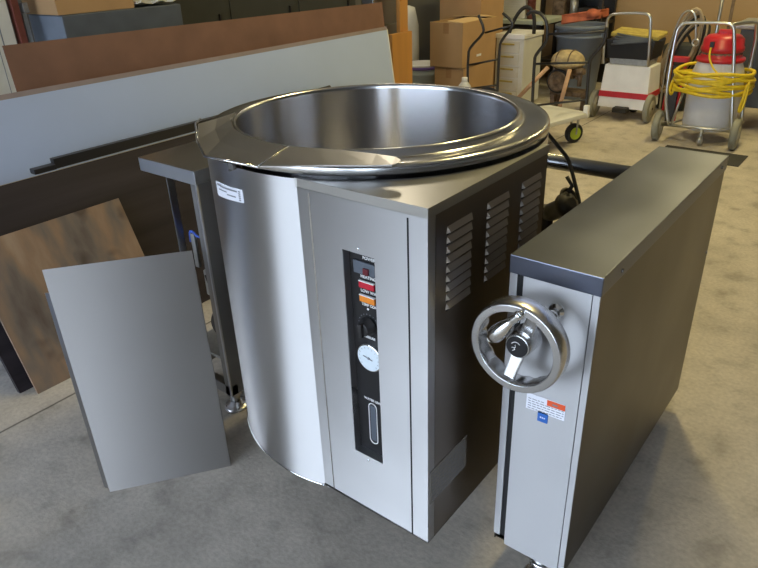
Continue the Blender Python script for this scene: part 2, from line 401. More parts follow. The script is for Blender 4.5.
for k in range(13):
    a = math.radians(-130 + k * 21.6); m.slab((-.483 + .027 * math.sin(a), PY - .0102, .622 + .027 * math.cos(a)), (.004 * math.sin(a), 0, .004 * math.cos(a)), (.0008 * math.cos(a), 0, -.0008 * math.sin(a)), (0, -.0004, 0))
on_panel(m, 'gauge_needle', 'grey_ink')
m = MB(); pts = []
for k in range(13): a = PI * k / 12; pts.append((-.486 + .0125 * math.cos(a), PY - .001, .468 + .0125 * math.sin(a)))
for k in range(13): a = PI + PI * k / 12; pts.append((-.486 + .0125 * math.cos(a), PY - .001, .366 + .0125 * math.sin(a)))
pts.append(pts[0]); m.tube(pts, .0013, 6); on_panel(m, 'sight_glass_outline', 'white_ink')
m = MB(); m.box(-.4945, -.4775, PY - .0008, PY, .362, .472, .0003); on_panel(m, 'sight_glass', 'grey_drum')
m = MB(); m.lathe((-.486, PY, .7525), (0, -1, 0), [(0, .003), (.001, .003)], 10); on_panel(m, 'pointer_dot', 'white_ink')
for t, x, z, s in (('POWER', -.495, .882, .0105), ('HEATING', -.503, .8345, .0105), ('LOW WATER', -.505, .7975, .0105), ('TEMP CONTROL', -.504, .7625, .0092), ('PRESSURE', -.505, .675, .0085), ('WATER LEVEL', -.512, .490, .0092)):
    lettering(t, 'lettering', 'white_ink', hs, (x, PY - .0005, z), s)
# louvres: three banks, each bank one part
for y0, y1 in ((-.080, .024), (.085, .189), (.250, .356)):
    m = MB(); q = MB()
    for k in range(9):
        z = .983 - k * .0225
        m.hexa([(X1 - .001, y0, z - .016), (X1 + .0065, y0 + .008, z - .0135), (X1 + .0065, y1 - .008, z - .0135), (X1 - .001, y1, z - .016),
                (X1 - .001, y0 + .002, z), (X1 + .0005, y0 + .004, z - .001), (X1 + .0005, y1 - .004, z - .001), (X1 - .001, y1 - .002, z)])
        q.box(X1 - .0005, X1 + .0005, y0 + .002, y1 - .002, z - .0195, z - .0155)
    q.build('louvre_slots', 'slot', hs)
    m.build('louvre_bank', 'steel_louvre', hs)
m = MB(); m.box(X1 - .001, X1 + .0012, -.138, .030, .258, .364); m.build('rating_plate', 'plate', hs, 'etched rating plate low on the side panel')
m = MB()
for r in range(9):
    y = -.130
    z = .353 - r * .0108
    while y < .018:
        w = random.uniform(.006, .02); m.box(X1 + .001, X1 + .0017, y, min(y + w, .022), z - .0025, z); y += w + .004
m.build('plate_print', 'grey_ink', hs)

# HS: the housing as drawn is brought to its real size and place (its front right top corner at -.267, -.203, 1.070)
for o in [hs] + [c for c in hs.children]:
    for v in o.data.vertices:
        p = v.co + ORG[o.name]
        v.co = V((-.267, -.203, 1.070)) + (p - V((-.304, -.147, 1.045))) * .945 - ORG[o.name]

# ---- right console
ZT = .92
def console(x0, x1, y0, y1, zb, closed, name_label):
    m = MB()
    t = .003
    if closed:
        m.box(x1 - t, x1, y0 + .004, y1, zb, ZT - .03)
        m.box(x0, x0 + t, y0 + .004, y1, zb, ZT - .03)
        m.box(x0, x1, y1 - t, y1, zb, ZT - .03); m.box(x0 + t, x1 - t, y0 + .01, y1 - t, zb, zb + .003)
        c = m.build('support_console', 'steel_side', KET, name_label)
    else:
        m.box(x1 - .004, x1, y0, y0 + .11, zb, ZT - .03); m.box(x1 - .03, x1, y0, y0 + .004, zb, ZT - .03)
        m.box(x1 - t, x1, y0 + .11, y1, zb, ZT - .03); m.box(x0, x1, y1 - t, y1, zb, ZT - .03)
        m.box(x0, x1, y0, y0 + .03, zb, zb + .04); m.box(x0, x0 + .03, y0, y1, zb, zb + .04); m.box(x0, x0 + .03, y1 - .03, y1, zb, ZT - .03)
        c = m.build('support_console', 'steel_dark', KET, name_label)
    return c
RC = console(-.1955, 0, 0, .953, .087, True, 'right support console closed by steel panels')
m = MB(); m.box(-.1965, .003, -.004, .956, ZT - .042, ZT, .002); m.build('console_top', 'steel_top', RC)
m = MB(); m.box(-.1955, -.178, 0, .006, .110, ZT - .042); m.box(-.164, -.016, 0, .006, .087, ZT - .042); m.box(-.014, 0, 0, .006, .087, ZT - .042); m.build('front_panel', 'steel_console', RC)
m = MB(); m.box(-.178, -.164, .004, .016, .110, ZT - .042); m.box(-.016, -.014, .003, .006, .087, ZT - .042); m.build('front_gap', 'slot', RC)
for y, z in ((.104, .892), (.889, .902), (.936, .617)):
    m = MB(); m.lathe((.002 if z > .8 else -.001, y, z), (1, 0, 0), [(0, .005), (.003, .005), (.0045, .003)], 12); m.build('screw', 'steel_dark', RC)
def foot(px, py, ztop, parent):
    m = MB(); m.cyl((px, py, .012), (px, py, ztop), .019, 24, .021); m.cyl((px, py, ztop - .045), (px, py, ztop - .03), .027, 24)
    f = m.build('leg', 'cast', parent)
    m = MB(); m.lathe((px, py, 0), (0, 0, 1), [(0, .044), (.006, .044), (.010, .040), (.014, .024), (.030, .021)], 28)
    fl = m.build('flange', 'cast', parent)
    for k in range(4):
        a = PI / 4 + k * PI / 2 + .3
        m = MB(); m.cyl((px + .033 * math.cos(a), py + .033 * math.sin(a), .009), (px + .033 * math.cos(a), py + .033 * math.sin(a), .0112), .0055, 10); m.build('bolt_hole', 'slot', parent)
for q in ((-.070, .028), (-.098, .90)): foot(q[0], q[1], .10, RC)
# stickers on the front of the right console
m = MB(); m.slab((-.1345, -.0005, .5485), (.0925, 0, .0045), (0, 0, .0430), (0, -.0008, 0)); wl = m.build('warning_label', 'paper', RC, 'white warning label with red-orange band')
m = MB(); m.slab((-.085, -.0012, .5775), (.0425, 0, .002), (0, 0, .0150), (0, -.0006, 0)); m.build('warning_band', 'orange_label', RC)
m = MB()
for r in range(5):
    x = -.130
    while x < -.048:
        w = random.uniform(.004, .012)
        if not (r == 0 and x > -.09): m.slab((x, -.0012, .5785 - r * .0065 + (x + .13) * .05), (min(w, -.045 - x), 0, 0), (0, 0, .0018), (0, -.0005, 0))
        x += w + .0025
m.slab((-.072, -.002, .5835), (.012, 0, .0006), (0, 0, .0035), (0, -.0004, 0)); m.build('label_print', 'grey_ink', RC)
m = MB(); m.slab((-.1045, -.0005, .5260), (.0245, 0, .001), (0, 0, .0270), (0, -.0008, 0)); m.build('blue_sticker', 'blue_label', RC, 'small square blue sticker')
m = MB()
for k in range(3): m.box(-.0985 + k * .0045, -.0955 + k * .0045, -.0017, -.001, .537, .5405)
m.build('sticker_print', 'paper', RC)
# round button behind the wheel
m = MB(); m.lathe((-.085, .002, .818), (0, -1, 0), [(0, .017), (.004, .017), (.006, .010), (.016, .009), (.018, .0125), (.030, .0125), (.033, .010)], 24); m.build('shaft_stub', 'chrome', RC)

# ---- handwheel
WX, WZ = -.122, .768
m = MB(); n = 96; YF, YB = -.110, -.066
prof_n = 10; rowsv = []
for i in range(n):
    a = 2 * PI * i / n
    wav = .0035 * (0.5 + .5 * math.cos(a * 16))
    P = [(.1000, YF + .002), (.1015, YF + .010), (.1015, YB - .003), (.0985, YB), (.084 + wav, YB), (.0815 + wav, YB - .006), (.0815 + wav * .8, YF + .014), (.0825, YF + .003), (.0845, YF), (.0975, YF)]
    rowsv.append([m.bm.verts.new((WX + r * math.cos(a), y, WZ + r * math.sin(a))) for r, y in P])
for i in range(n):
    Aq, Bq = rowsv[i], rowsv[(i + 1) % n]
    for k in range(prof_n):
        f = m.bm.faces.new((Aq[k], Aq[(k + 1) % prof_n], Bq[(k + 1) % prof_n], Bq[k])); f.smooth = k not in (8,)
bmesh.ops.recalc_face_normals(m.bm, faces=m.bm.faces[:])
HW = m.build('handwheel', 'cast', KET, 'round cast handwheel on the right console')
m = MB(); m.lathe((WX, 0, WZ), (0, -1, 0), [(0, .014), (.035, .017), (.045, .030), (.088, .0275), (.095, .0265), (.0965, .0245)], 36)
m.build('hub', 'cast', HW)
m = MB(); m.lathe((WX, -.0960, WZ), (0, -1, 0), [(0, .0235), (.002, .0235), (.003, .022)], 32); m.build('hub_cap', 'black', HW)
m = MB(); zz = WZ; yy = -.0992
m.tube([(WX - .011, yy, zz + .006), (WX - .006, yy, zz + .011), (WX + .001, yy, zz + .012), (WX + .007, yy, zz + .008)], .0009, 6, 1)
m.tube([(WX - .010, yy, zz - .003), (WX - .002, yy, zz - .001), (WX - .003, yy, zz + .005)], .0009, 6)
m.tube([(WX - .008, yy, zz - .010), (WX - .003, yy, zz - .006), (WX - .006, yy, zz - .002)], .0009, 6)
m.build('hub_emblem', 'white_ink', HW)
def spoke(ang, w0=.015, w1=.012):
    d = V((math.cos(ang), 0, math.sin(ang))); t = V((-math.sin(ang), 0, math.cos(ang)))
    c0 = V((WX, -.070, WZ)) + d * .016; c1 = V((WX, -.088, WZ)) + d * .085; th = V((0, .007, 0))
    m = MB(); m.hexa([c0 - t * w0 - th, c0 + t * w0 - th, c0 + t * w0 + th, c0 - t * w0 + th, c1 - t * w1 - th, c1 + t * w1 - th, c1 + t * w1 + th, c1 - t * w1 + th], .003)
    bmesh.ops.recalc_face_normals(m.bm, faces=m.bm.faces[:]); m.build('spoke', 'cast', HW)
spoke(math.radians(-101)); spoke(math.radians(70), .015, .011)
hb = V((WX + .010, -.116, WZ + .088)); ht = V((WX - .052, -.126, WZ + .010)); d = ht - hb; L = d.length
m = MB(); m.lathe(hb - d.normalized() * .004, d, [(0, .008), (.006, .011), (.012, .0085), (.018, .011), (.024, .0085), (.034, .0105), (.050, .0150), (.068, .0175), (.082, .0165), (.092, .0110), (.096, .006)], 28)
m.build('crank_handle', 'chrome', HW, 'polished fold-down crank handle')
m = MB(); m.lathe(hb - d.normalized() * .004 + d.normalized() * .0955, d, [(0, .0060), (.003, .0052), (.004, .003)], 16); m.build('handle_tip', 'white_plastic', HW)
m = MB(); m.cyl((WX + .013, -.108, WZ + .090), (WX + .011, -.122, WZ + .089), .008, 16); m.build('handle_pivot', 'chrome', HW)

# ---- left console (front panel taken off)
LX0, LX1, LY0 = -1.532, -1.2507, .0015
LC = console(LX0, LX1, LY0, .954, .087, False, 'left support console with its front panel off')
m = MB(); m.box(LX0 - .003, LX1 + .003, LY0 - .004, .957, ZT - .044, ZT, .002); m.build('console_top', 'steel_cover', LC)
m = MB(); m.box(LX1 - .006, LX1 + .0015, LY0 - .0025, LY0 + .004, .09, ZT - .045, .001); m.build('corner_edge', 'steel_front', LC)
m = MB(); m.box(-1.4115, -1.4075, LY0 + .004, LY0 + .03, .12, ZT - .04); m.build('inner_post', 'steel_front', LC)
m = MB(); m.box(-1.43, -1.40, .42, .45, .12, ZT - .04); m.build('rear_post', 'steel_dark', LC)
foot(-1.2945, .0455, .105, LC); foot(-1.49, .0455, .105, LC); foot(-1.2945, .90, .105, LC)
m = MB(); m.box(-1.44, -1.29, .10, .34, .40, .50, .006); m.box(-1.41, -1.33, .12, .30, .50, .53, .004); m.build('gearbox', 'galv', LC, 'pale gearbox inside the open console')
m = MB(); m.lathe((-1.37, .08, .30), (0, 1, 0), [(0, .045), (.01, .055), (.16, .055), (.18, .03)], 24); m.build('drive_motor', 'black_metal', LC)
m = MB(); m.box(-1.50, -1.27, .03, .40, .205, .215); m.build('inner_shelf', 'galv', LC)
m = MB(); m.tube([(-1.42, .06, .63), (-1.37, .03, .70), (-1.33, .04, .66), (-1.30, .08, .72)], .004, 8, 2); m.build('blue_wire', 'blue_wire', LC)
m = MB(); m.box(-1.372, -1.352, .03, .04, .56, .68); m.build('mounting_strip', 'galv', LC)
m = MB(); m.tube([(-1.36, .06, .52), (-1.31, .05, .44), (-1.33, .05, .36), (-1.29, .06, .30)], .010, 8, 2); m.build('drain_hose', 'rubber', LC)

# ---- parts between kettle and right console, behind
m = MB(); m.cyl((-1.25, .80, .868), (-.19, .80, .868), .0235, 28); m.build('cross_tube', 'tube_steel', KET, 'round tube joining the two consoles')
for x0, x1 in ((-1.26, -1.17),):
    m = MB(); m.cyl((x0, KY, .868), (x1, KY, .868), .04, 28); m.build('trunnion', 'cast', KET)
m = MB(); m.tube([(-.50, .64, 1.04), (-.449, .66, 1.005), (-.441, .68, .987), (-.430, .71, .957), (-.421, .74, .927), (-.414, .772, .900), (-.395, .765, .872), (-.361, .74, .817), (-.335, .72, .773), (-.29, .69, .66), (-.25, .66, .50)], .006, 8, 2); m.build('power_cable', 'rubber', KET, 'black cable hanging over the cross tube')
m = MB(); m.lathe((-.385, .50, .78), (.7, -.2, .5), [(0, .018), (.02, .022), (.05, .022), (.06, .030), (.075, .030), (.085, .012)], 14)
m.sphere((-.345, .50, .82), .018, seg=12); m.torus((-.335, .495, .835), (.7, -.3, .6), .018, .005, 16, 6)
m.cyl((-.385, .50, .60), (-.385, .50, .80), .016, 14); m.tube([(-.36, .5, .80), (-.33, .5, .86), (-.345, .5, .88)], .005, 6)
m.cyl((-.345, .50, .80), (-.30, .50, .77), .012, 12)
m.xf(Matrix.Translation((.008, .09, .0)) @ Matrix.Translation((-.36, .5, .80)) @ Matrix.Scale(1.25, 4) @ Matrix.Translation((.36, -.5, -.80))); m.build('safety_valve', 'valve', KET, 'small dirty pipe valve behind the housing')

# ================================================================= things leaning at the left
# steel sheet with a folded flange
BL, BR = V((-1.285, -.484, .0)), V((-1.064, -.179, .0)); TR, TL = V((-1.270, -.042, .672)), V((-1.5267, -.3928, .6754))
nrm = (BR - BL).cross(TL - BL).normalized()
if nrm.y > 0: nrm = -nrm
ST = thing('steel_sheet', (-1.26, -.25, 0), 'loose brushed steel panel leaning against the open left console', 'panel')
m = MB(); m.slab(BL, BR - BL, TL - BL, nrm * -.0025)
bmesh.ops.delete(m.bm, geom=m.bm.verts[:], context='VERTS')
q = [BL, BR, BR - nrm * .0025, BL - nrm * .0025, TL, TR, TR - nrm * .0025, TL - nrm * .0025]
m.hexa(q); bmesh.ops.recalc_face_normals(m.bm, faces=m.bm.faces[:]); m.build('sheet_face', 'steel_sheet', ST)
up = (TL - BL).normalized(); fl = -nrm * .022 + (BL - BR).normalized() * .017
m = MB(); m.slab(BL + up * .012, up * .640, fl, (BR - BL).normalized() * .0025); m.build('folded_flange', 'steel_sheet', ST)
m = MB(); upr = (TR - BR).normalized(); m.slab(BR + upr * .012, upr * .64, -nrm * .022, (BL - BR).normalized() * .0025); m.build('folded_flange', 'steel_sheet', ST)

def lean(o, run, rise, th):
    """board: o lower front corner; run = length vector; rise = vector up the leaning face; thickness th behind it"""
    m = MB(); n = V(run).cross(V(rise)).normalized()
    if n.x > 0: n = -n
    m.slab(o, run, rise, n * th, min(.001, th * .2)); return m
m = lean((-1.985, -.361, 0), (0, .640, .0), (-.245, 0, .560), .012)
tag(m.build('plywood_sheet', 'plywood', base=(-1.99, 0, 0)), 'stained plywood piece leaning on the long dark panel', 'board')
DP = thing('dark_panel', (-2.05, .8, 0), 'long dark wood-grain panel leaning on the white laminate panel', 'panel')
lean((-2.045, -.402, .002), (0, 2.6, 0), (-.36, 0, .693), .024).build('board', 'dark_laminate', DP)
lean((-2.4055, -.402, .6952), (0, 2.6, 0), (-.0005, 0, .0015), .024).build('raw_edge', 'raw_edge', DP, 'pale raw wood top edge')
m = MB(); m.tube([(-2.43, .10, .7115), (-2.43, 1.9, .745)], .0095, 12); m.box(-2.447, -2.405, .035, .13, .700, .722, .003)
m.slab((-2.447, .13, .6995), (0, 1.75, .002), (.030, 0, 0), (0, 0, .043)); tag(m.build('metal_bar', 'black_metal', base=(-2.43, 1, .73)), 'slim black metal bar lying along the top edge of the dark panel', 'bar')
WB = thing('white_panel', (-2.3, 1.1, 0), 'very long white laminate panel leaning against brown hardboard', 'panel')
lean((-2.43, -1.2, .002), (0, 3.872, -.0), (-.145, 0, .985), .030).build('laminate_face', 'whiteboard', WB)
lean((-2.574, -1.202, .986), (0, 3.88, 0), (-.004, 0, .021), .046).build('top_trim', 'mauve_trim', WB, 'mauve-grey trim along the top edge')
lean((-2.429, 2.672, .002), (0, .012, 0), (-.145, 0, .985), .032).build('end_trim', 'white_paint', WB)
m = MB()
P = [V((-2.67, .205, .0)), V((-2.67, 2.90, 0)), V((-2.77, 2.88, 1.142)), V((-2.77, .205, 1.172))]
nn = V((-.966, 0, -.26)) * .006
m.hexa([P[0], P[1], P[1] + nn, P[0] + nn, P[3], P[2], P[2] + nn, P[3] + nn]); bmesh.ops.recalc_face_normals(m.bm, faces=m.bm.faces[:])
tag(m.build('hardboard_sheet', 'hardboard', base=(-2.67, 1.5, 0)), 'reddish brown hardboard sheet standing behind the long white panel', 'board')

# upright planks, tote and boxes at the upper left
WP = thing('white_door_panel', (-3.42, .42, 0), 'white grooved plank standing upright at the upper left edge', 'plank')
m = MB(); m.box(-3.45, -3.41, .20, .555, 0, 1.9, .003); m.build('board', 'white_paint', WP)
m = MB(); m.box(-3.411, -3.4085, .484, .490, 0, 1.9); m.box(-3.411, -3.4085, .455, .458, 0, 1.9); m.build('groove', 'blue_grey', WP)
m = MB(); m.box(-3.45, -3.40, .575, .612, 0, 1.9, .003); tag(m.build('red_brown_plank', 'red_brown', base=(-3.42, .59, 0)), 'narrow red-brown plank standing next to the white grooved plank', 'plank')
m = MB(); m.box(-3.45, -3.41, .622, .645, 0, 1.25, .003); m.box(-3.46, -3.40, .63, .66, 1.25, 1.30, .004); tag(m.build('grey_post', 'galv', base=(-3.42, .63, 0)), 'thin grey post between the red-brown plank and the grey bin', 'post')
BN = thing('storage_bin', (-3.4, 1.1, 0), 'dark grey storage bin under a cardboard box at the upper left', 'bin')
m = MB(); m.box(-3.56, -3.2, .725, 1.47, 0, 1.235, .006); m.build('bin_body', 'grey_drum', BN)
m = MB(); m.box(-3.555, -3.203, .722, .727, .02, 1.228); m.build('daylit_end_face', 'blue_grey', BN, 'end of the bin tinted blue-grey for daylight')  # daylight on this side put into the colour as a bluer panel
CB = thing('cardboard_box', (-3.37, .95, 1.236), 'cardboard box on top of the grey bin at the upper left', 'box')
m = MB(); m.box(-3.57, -3.21, .71, 1.165, 1.236, 1.56, .003); m.build('carton', 'cardboard', CB)
m = MB(); m.box(-3.40, -3.37, .708, .7105, 1.40, 1.56); m.box(-3.40, -3.37, .71, 1.165, 1.5595, 1.561); m.build('tape', 'tape', CB)
m = MB(); m.grid([[(-3.42 + .03 * math.sin(i * 1.3), 1.18 + i * .035, 1.272 + .01 * math.sin(i * 2.1)) for i in range(9)], [(-3.21 + .01 * math.sin(i * 1.9), 1.18 + i * .035, 1.266 + .008 * math.sin(i * 1.7)) for i in range(9)]]); m.thicken(.012)
tag(m.build('folded_cloth', 'white_paint', base=(-3.3, 1.3, 1.24)), 'crumpled white cloth on the grey bin beside the cardboard box', 'cloth')
LK = thing('steel_locker', (-4.0, 2.4, 0), 'black steel cabinet standing in shadow behind the brown hardboard', 'cabinet')
m = MB(); m.box(-4.25, -3.75, 1.55, 3.75, 0, 1.9, .01); m.build('cabinet_body', 'wall_dark', LK)
for k in range(3):
    m = MB(); m.box(-3.752, -3.742, 1.58 + k * .72, 2.26 + k * .72, .05, 1.85, .003); d_ = m.build('door', 'wall_dark', LK)
    m = MB(); m.box(-3.742, -3.725, 2.18 + k * .72, 2.20 + k * .72, .95, 1.10, .003); m.build('handle', 'black_metal', d_)

# ================================================================= background, left to right
m = MB(); m.box(-2.84, -2.80, 3.03, 3.285, 0, .905, .003); tag(m.build('pine_board', 'orange_wood', base=(-2.82, 3.16, 0)), 'orange pine board standing at the far end of the white panel', 'board')
m = MB(); m.box(-2.875, -2.842, 3.185, 3.290, 0, 1.6, .003); tag(m.build('pine_post', 'orange_wood', base=(-2.86, 3.24, 0)), 'tall orange pine post standing behind the short pine board', 'post')
m = MB(); m.box(-3.12, -2.96, 3.02, 3.36, 0, .955, .005); m.box(-3.10, -2.98, 3.04, 3.34, .955, 1.5, .01); tag(m.build('metal_cabinet', 'steel_dark', base=(-3.04, 3.2, 0)), 'grey metal cabinet glimpsed behind the pine boards', 'cabinet')
m = MB(); m.lathe((-4.0, 4.87, 0), (.02, .0, 1), [(0, .11), (.5, .12), (.75, .11), (.92, .07), (.94, .01)], 20); tag(m.build('rolled_sheet', 'white_paint', base=(-4.0, 4.87, 0)), 'white rolled sheet standing behind the lidded bucket', 'roll')
BU = thing('plastic_bucket', (-3.69, 4.72, 0), 'pale plastic bucket with purple-rimmed lid beside the cardboard boxes', 'bucket')
bx_, by_ = -3.675, 4.69
m = MB(); m.lathe((bx_, by_, 0), (0, 0, 1), [(0, .145), (.30, .168), (.305, .178), (.33, .178), (.335, .168), (.37, .170)], 32); m.build('bucket_body', 'pale_green', BU)
m = MB(); m.lathe((bx_, by_, .362), (0, 0, 1), [(0, .178), (.012, .182), (.030, .182)], 32); m.build('lid_rim', 'purple', BU)
m = MB(); m.lathe((bx_, by_, .390), (0, 0, 1), [(0, .183), (.018, .183), (.022, .175), (.014, .165)], 32); m.build('lid', 'white_plastic', BU)
m = MB()
for r in range(3):
    aa = [math.radians(-62 + k * 6) for k in range(4 - r)]; z = .23 - r * .04
    m.grid([[(bx_ + .172 * math.cos(a), by_ + .172 * math.sin(a), z) for a in aa], [(bx_ + .170 * math.cos(a), by_ + .170 * math.sin(a), z - .025) for a in aa]])
m.build('bucket_print', 'grey_ink', BU)

def carton(name_label, x0, x1, y0, y1, z0, z1, flaps=False, tape=True):
    t = thing('cardboard_box', ((x0 + x1) / 2, (y0 + y1) / 2, z0), name_label, 'box', 'cardboard boxes behind the kettle')
    if flaps:
        m = MB(); w = .005
        m.box(x0, x1, y0, y0 + w, z0, z1); m.box(x0, x1, y1 - w, y1, z0, z1); m.box(x0, x0 + w, y0 + w, y1 - w, z0, z1); m.box(x1 - w, x1, y0 + w, y1 - w, z0, z1); m.box(x0, x1, y0, y1, z0, z0 + w)
        m.build('carton', 'cardboard', t)
        m = MB(); m.slab((x1, y0, z1), (0, y1 - y0, 0), (-.16, 0, .012), (0, 0, .004)); m.slab((x0, y1, z1), (x1 - x0, 0, 0), (0, -.20, .02), (0, 0, .004)); m.slab((x0, y0, z1), (x1 - x0 - .02, 0, 0), (0, .13, -.03), (0, 0, .004))
        m.build('flap', 'cardboard_flap', t)
    else:
        m = MB(); m.box(x0, x1, y0, y1, z0, z1, .003); m.build('carton', 'cardboard', t)
    if tape:
        xm = (x0 + x1) / 2; m = MB(); m.box(xm - .03, xm + .03, y0 - .0015, y0 + .001, z1 - .09, z1 - .001); m.build('tape', 'tape', t)
    return t
carton('closed cardboard box at the bottom of the stack behind the kettle', -3.10, -2.795, 4.05, 4.60, 0, .25)
carton('cardboard box in the middle of the stack, below the open box', -3.10, -2.795, 4.05, 4.60, .252, .505)
t = carton('open-topped cardboard box on top of the stack behind the kettle', -3.14, -2.80, 4.035, 4.62, .507, .885, True)
m = MB(); m.box(-2.7995, -2.798, 4.28, 4.36, .58, .60); m.build('shipping_sticker', 'paper', t)
m = MB()
carton('tall cardboard box standing behind the open-topped box', -3.45, -2.99, 4.66, 5.1, 0, 1.25, tape=True)

# second trolley (far) with bottle
T2 = thing('hand_trolley', (-2.55, 3.65, 0), 'black tubular trolley handle standing in front of the stacked cardboard boxes', 'trolley')
m = MB(); m.box(-2.80, -2.44, 3.40, 3.96, .27, .30, .005); m.build('platform', 'white_paint', T2)
m = MB()
for dx, pts in ((0, [(-2.685, 3.95, .28), (-2.69, 3.95, .69), (-2.53, 3.95, .84), (-2.60, 3.95, .965)]), (0, [(-2.392, 3.95, .28), (-2.392, 3.95, .76), (-2.262, 3.95, .91), (-2.375, 3.95, .985)])):
    p = [V(a) for a in pts]; q = [p[0], p[1] - V((0, 0, .03)), p[1] + (p[2] - p[1]) * .15, p[2] - (p[2] - p[1]) * .12, p[2] + (p[3] - p[2]) * .2, p[3]]
    m.tube(q, .0115, 8, 1)
m.tube([(-2.53, 3.95, .83), (-2.27, 3.95, .90)], .008, 8); m.tube([(-2.69, 3.95, .56), (-2.39, 3.95, .63)], .008, 8); m.tube([(-2.69, 3.95, .36), (-2.39, 3.95, .42)], .008, 8)
m.build('handle_frame', 'black_metal', T2)
m = MB(); m.tube([(-2.62, 3.98, .34), (-2.50, 3.98, .38), (-2.44, 3.98, .37), (-2.38, 3.98, .33), (-2.30, 3.98, .31)], .014, 8, 2); m.build('lower_bow', 'black_metal', T2)
for wx, wy in ((-2.76, 3.46), (-2.49, 3.46), (-2.76, 3.9), (-2.49, 3.9)):
    m = MB(); m.cyl((wx - .02, wy, .07), (wx + .02, wy, .07), .07, 20); w_ = m.build('wheel', 'rubber', T2)
    m = MB(); m.box(wx - .025, wx + .025, wy - .02, wy + .02, .13, .27); m.build('castor_bracket', 'galv', T2)
BT = thing('spray_bottle', (-2.63, 3.83, .30), 'clear plastic bottle with white cap behind the kettle rim', 'bottle')
m = MB(); m.lathe((-2.645, 3.83, .3015), (0, 0, 1), [(0, .062), (.085, .062), (.115, .050), (.145, .026), (.150, .022)], 24); m.build('bottle_body', 'tank', BT)
m = MB(); m.lathe((-2.645, 3.83, .45), (0, 0, 1), [(0, .025), (.030, .025), (.032, .022)], 20); m.build('cap', 'white_plastic', BT)

# white drawer cabinet
DC = thing('drawer_cabinet', (-2.82, 5.1, 0), 'white drawer cabinet behind the black trolley handle', 'cabinet')
m = MB(); m.box(-2.965, -2.665, 4.94, 5.33, .03, .66, .004); m.build('cabinet_body', 'white_paint', DC)
m = MB(); m.box(-2.975, -2.655, 4.925, 5.34, .66, .70, .004); m.build('cabinet_top', 'white_plastic', DC)
for k in range(5):
    z = .06 + k * .117
    m = MB(); m.box(-2.945, -2.71, 4.928, 4.942, z, z + .105, .002); d_ = m.build('drawer', 'cream', DC)
    m = MB(); m.box(-2.90, -2.76, 4.918, 4.929, z + .072, z + .088, .002); m.build('handle', 'yellow_cloth', d_)
m = MB(); m.tube([(-2.86, 5.0, .705), (-2.82, 5.0, .82), (-2.75, 5.0, .92), (-2.68, 5.0, .945), (-2.62, 5.0, .90), (-2.60, 5.0, .80), (-2.61, 5.02, .705)], .018, 8, 2)
tag(m.build('black_hose', 'rubber', base=(-2.7, 5, .70)), 'black hose arching over the white drawer cabinet', 'hose')
# long work table with air conditioner
WT = thing('work_table', (-3.2, 5.75, 0), 'long table with pale top behind the drawer cabinet', 'table')
m = MB(); m.box(-3.95, -2.75, 5.50, 6.10, .725, .765, .004); m.build('table_top', 'pale_green', WT)
m = MB(); m.box(-3.90, -2.78, 5.54, 5.57, .66, .724); m.build('apron', 'black_metal', WT)
for x, y in ((-3.9, 5.55), (-2.80, 5.55), (-3.9, 6.05), (-2.80, 6.05)):
    m = MB(); m.box(x - .02, x + .02, y - .02, y + .02, 0, .725); m.build('leg', 'black_metal', WT)
AC = thing('air_conditioner', (-3.25, 5.8, .766), 'beige louvred air conditioner on the long table', 'air conditioner')
m = MB(); m.box(-3.53, -3.02, 5.62, 5.98, .767, 1.15, .006); m.build('case', 'cream', AC)
m = MB()
for k in range(14): m.box(-3.50, -3.05, 5.612, 5.622, .785 + k * .024, .797 + k * .024)
m.build('louvres', 'cream', AC)
m = MB(); m.box(-3.85, -3.56, 5.60, 5.95, .767, 1.25, .006); tag(m.build('green_case', 'pale_green', base=(-3.7, 5.8, .767)), 'plain pale green case beside the air conditioner', 'case')
for k in range(5):
    m = MB(); m.lathe((-2.965, 5.66, .766 + k * .05), (0, 0, 1), [(0, .042), (.044, .042), (.046, .044), (.049, .044)], 20)
    tag(m.build('red_tin', 'red_brown', base=(-2.965, 5.66, .766 + k * .05)), ['dark red tin at the bottom of the stack beside the air conditioner', 'dark red tin second from the bottom beside the air conditioner', 'dark red tin in the middle of the stack beside the air conditioner', 'dark red tin second from the top beside the air conditioner', 'dark red tin on top of the stack beside the air conditioner'][k], 'tin', 'red tins beside the air conditioner')

# main platform trolley
T1 = thing('platform_trolley', (-1.9, 3.7, 0), 'platform trolley with white deck and lime-green wheels behind the kettle', 'trolley')
rot = Matrix.Rotation(math.radians(-14), 4, 'Z'); T1c = V((-1.62, 4.02, 0))
def t1(m): m.xf(Matrix.Translation(T1c) @ rot @ Matrix.Translation(-T1c)); return m
m = MB(); m.box(-2.12, -1.60, 3.25, 4.04, .225, .262, .008); t1(m).build('deck', 'white_paint', T1)
m = MB(); m.box(-2.11, -1.61, 3.50, 3.506, .262, .2635); t1(m).build('deck_groove', 'grey_ink', T1)
m = MB()
for pts in ([(-2.10, 4.03, .26), (-2.11, 4.03, .66), (-2.01, 4.03, .78), (-2.02, 4.03, .91), (-2.07, 4.03, .98), (-2.16, 4.03, 1.0), (-2.20, 4.03, .97)], [(-1.630, 4.03, .22), (-1.648, 4.03, .66), (-1.545, 4.03, .79), (-1.54, 4.03, .90)]):
    p = [V(a) for a in pts]; q = [p[0], p[0] * .05 + p[1] * .95, p[1] * .85 + p[2] * .15, p[1] * .12 + p[2] * .88] + [p[2] * .8 + p[3] * .2] + p[3:]
    m.tube(q, .0135, 8, 1)
for a, b in (((-2.10, 4.03, .60), (-1.648, 4.03, .64)), ((-2.10, 4.03, .26), (-1.63, 4.03, .36)), ((-2.02, 4.03, .83), (-1.545, 4.03, .87))): m.tube([a, b], .009, 8)
m.build('handle_frame', 'black_metal', T1)
m = MB(); m.box(-1.64, -1.60, 3.99, 4.03, .22, .32, .006); m.build('handle_socket', 'white_plastic', T1)
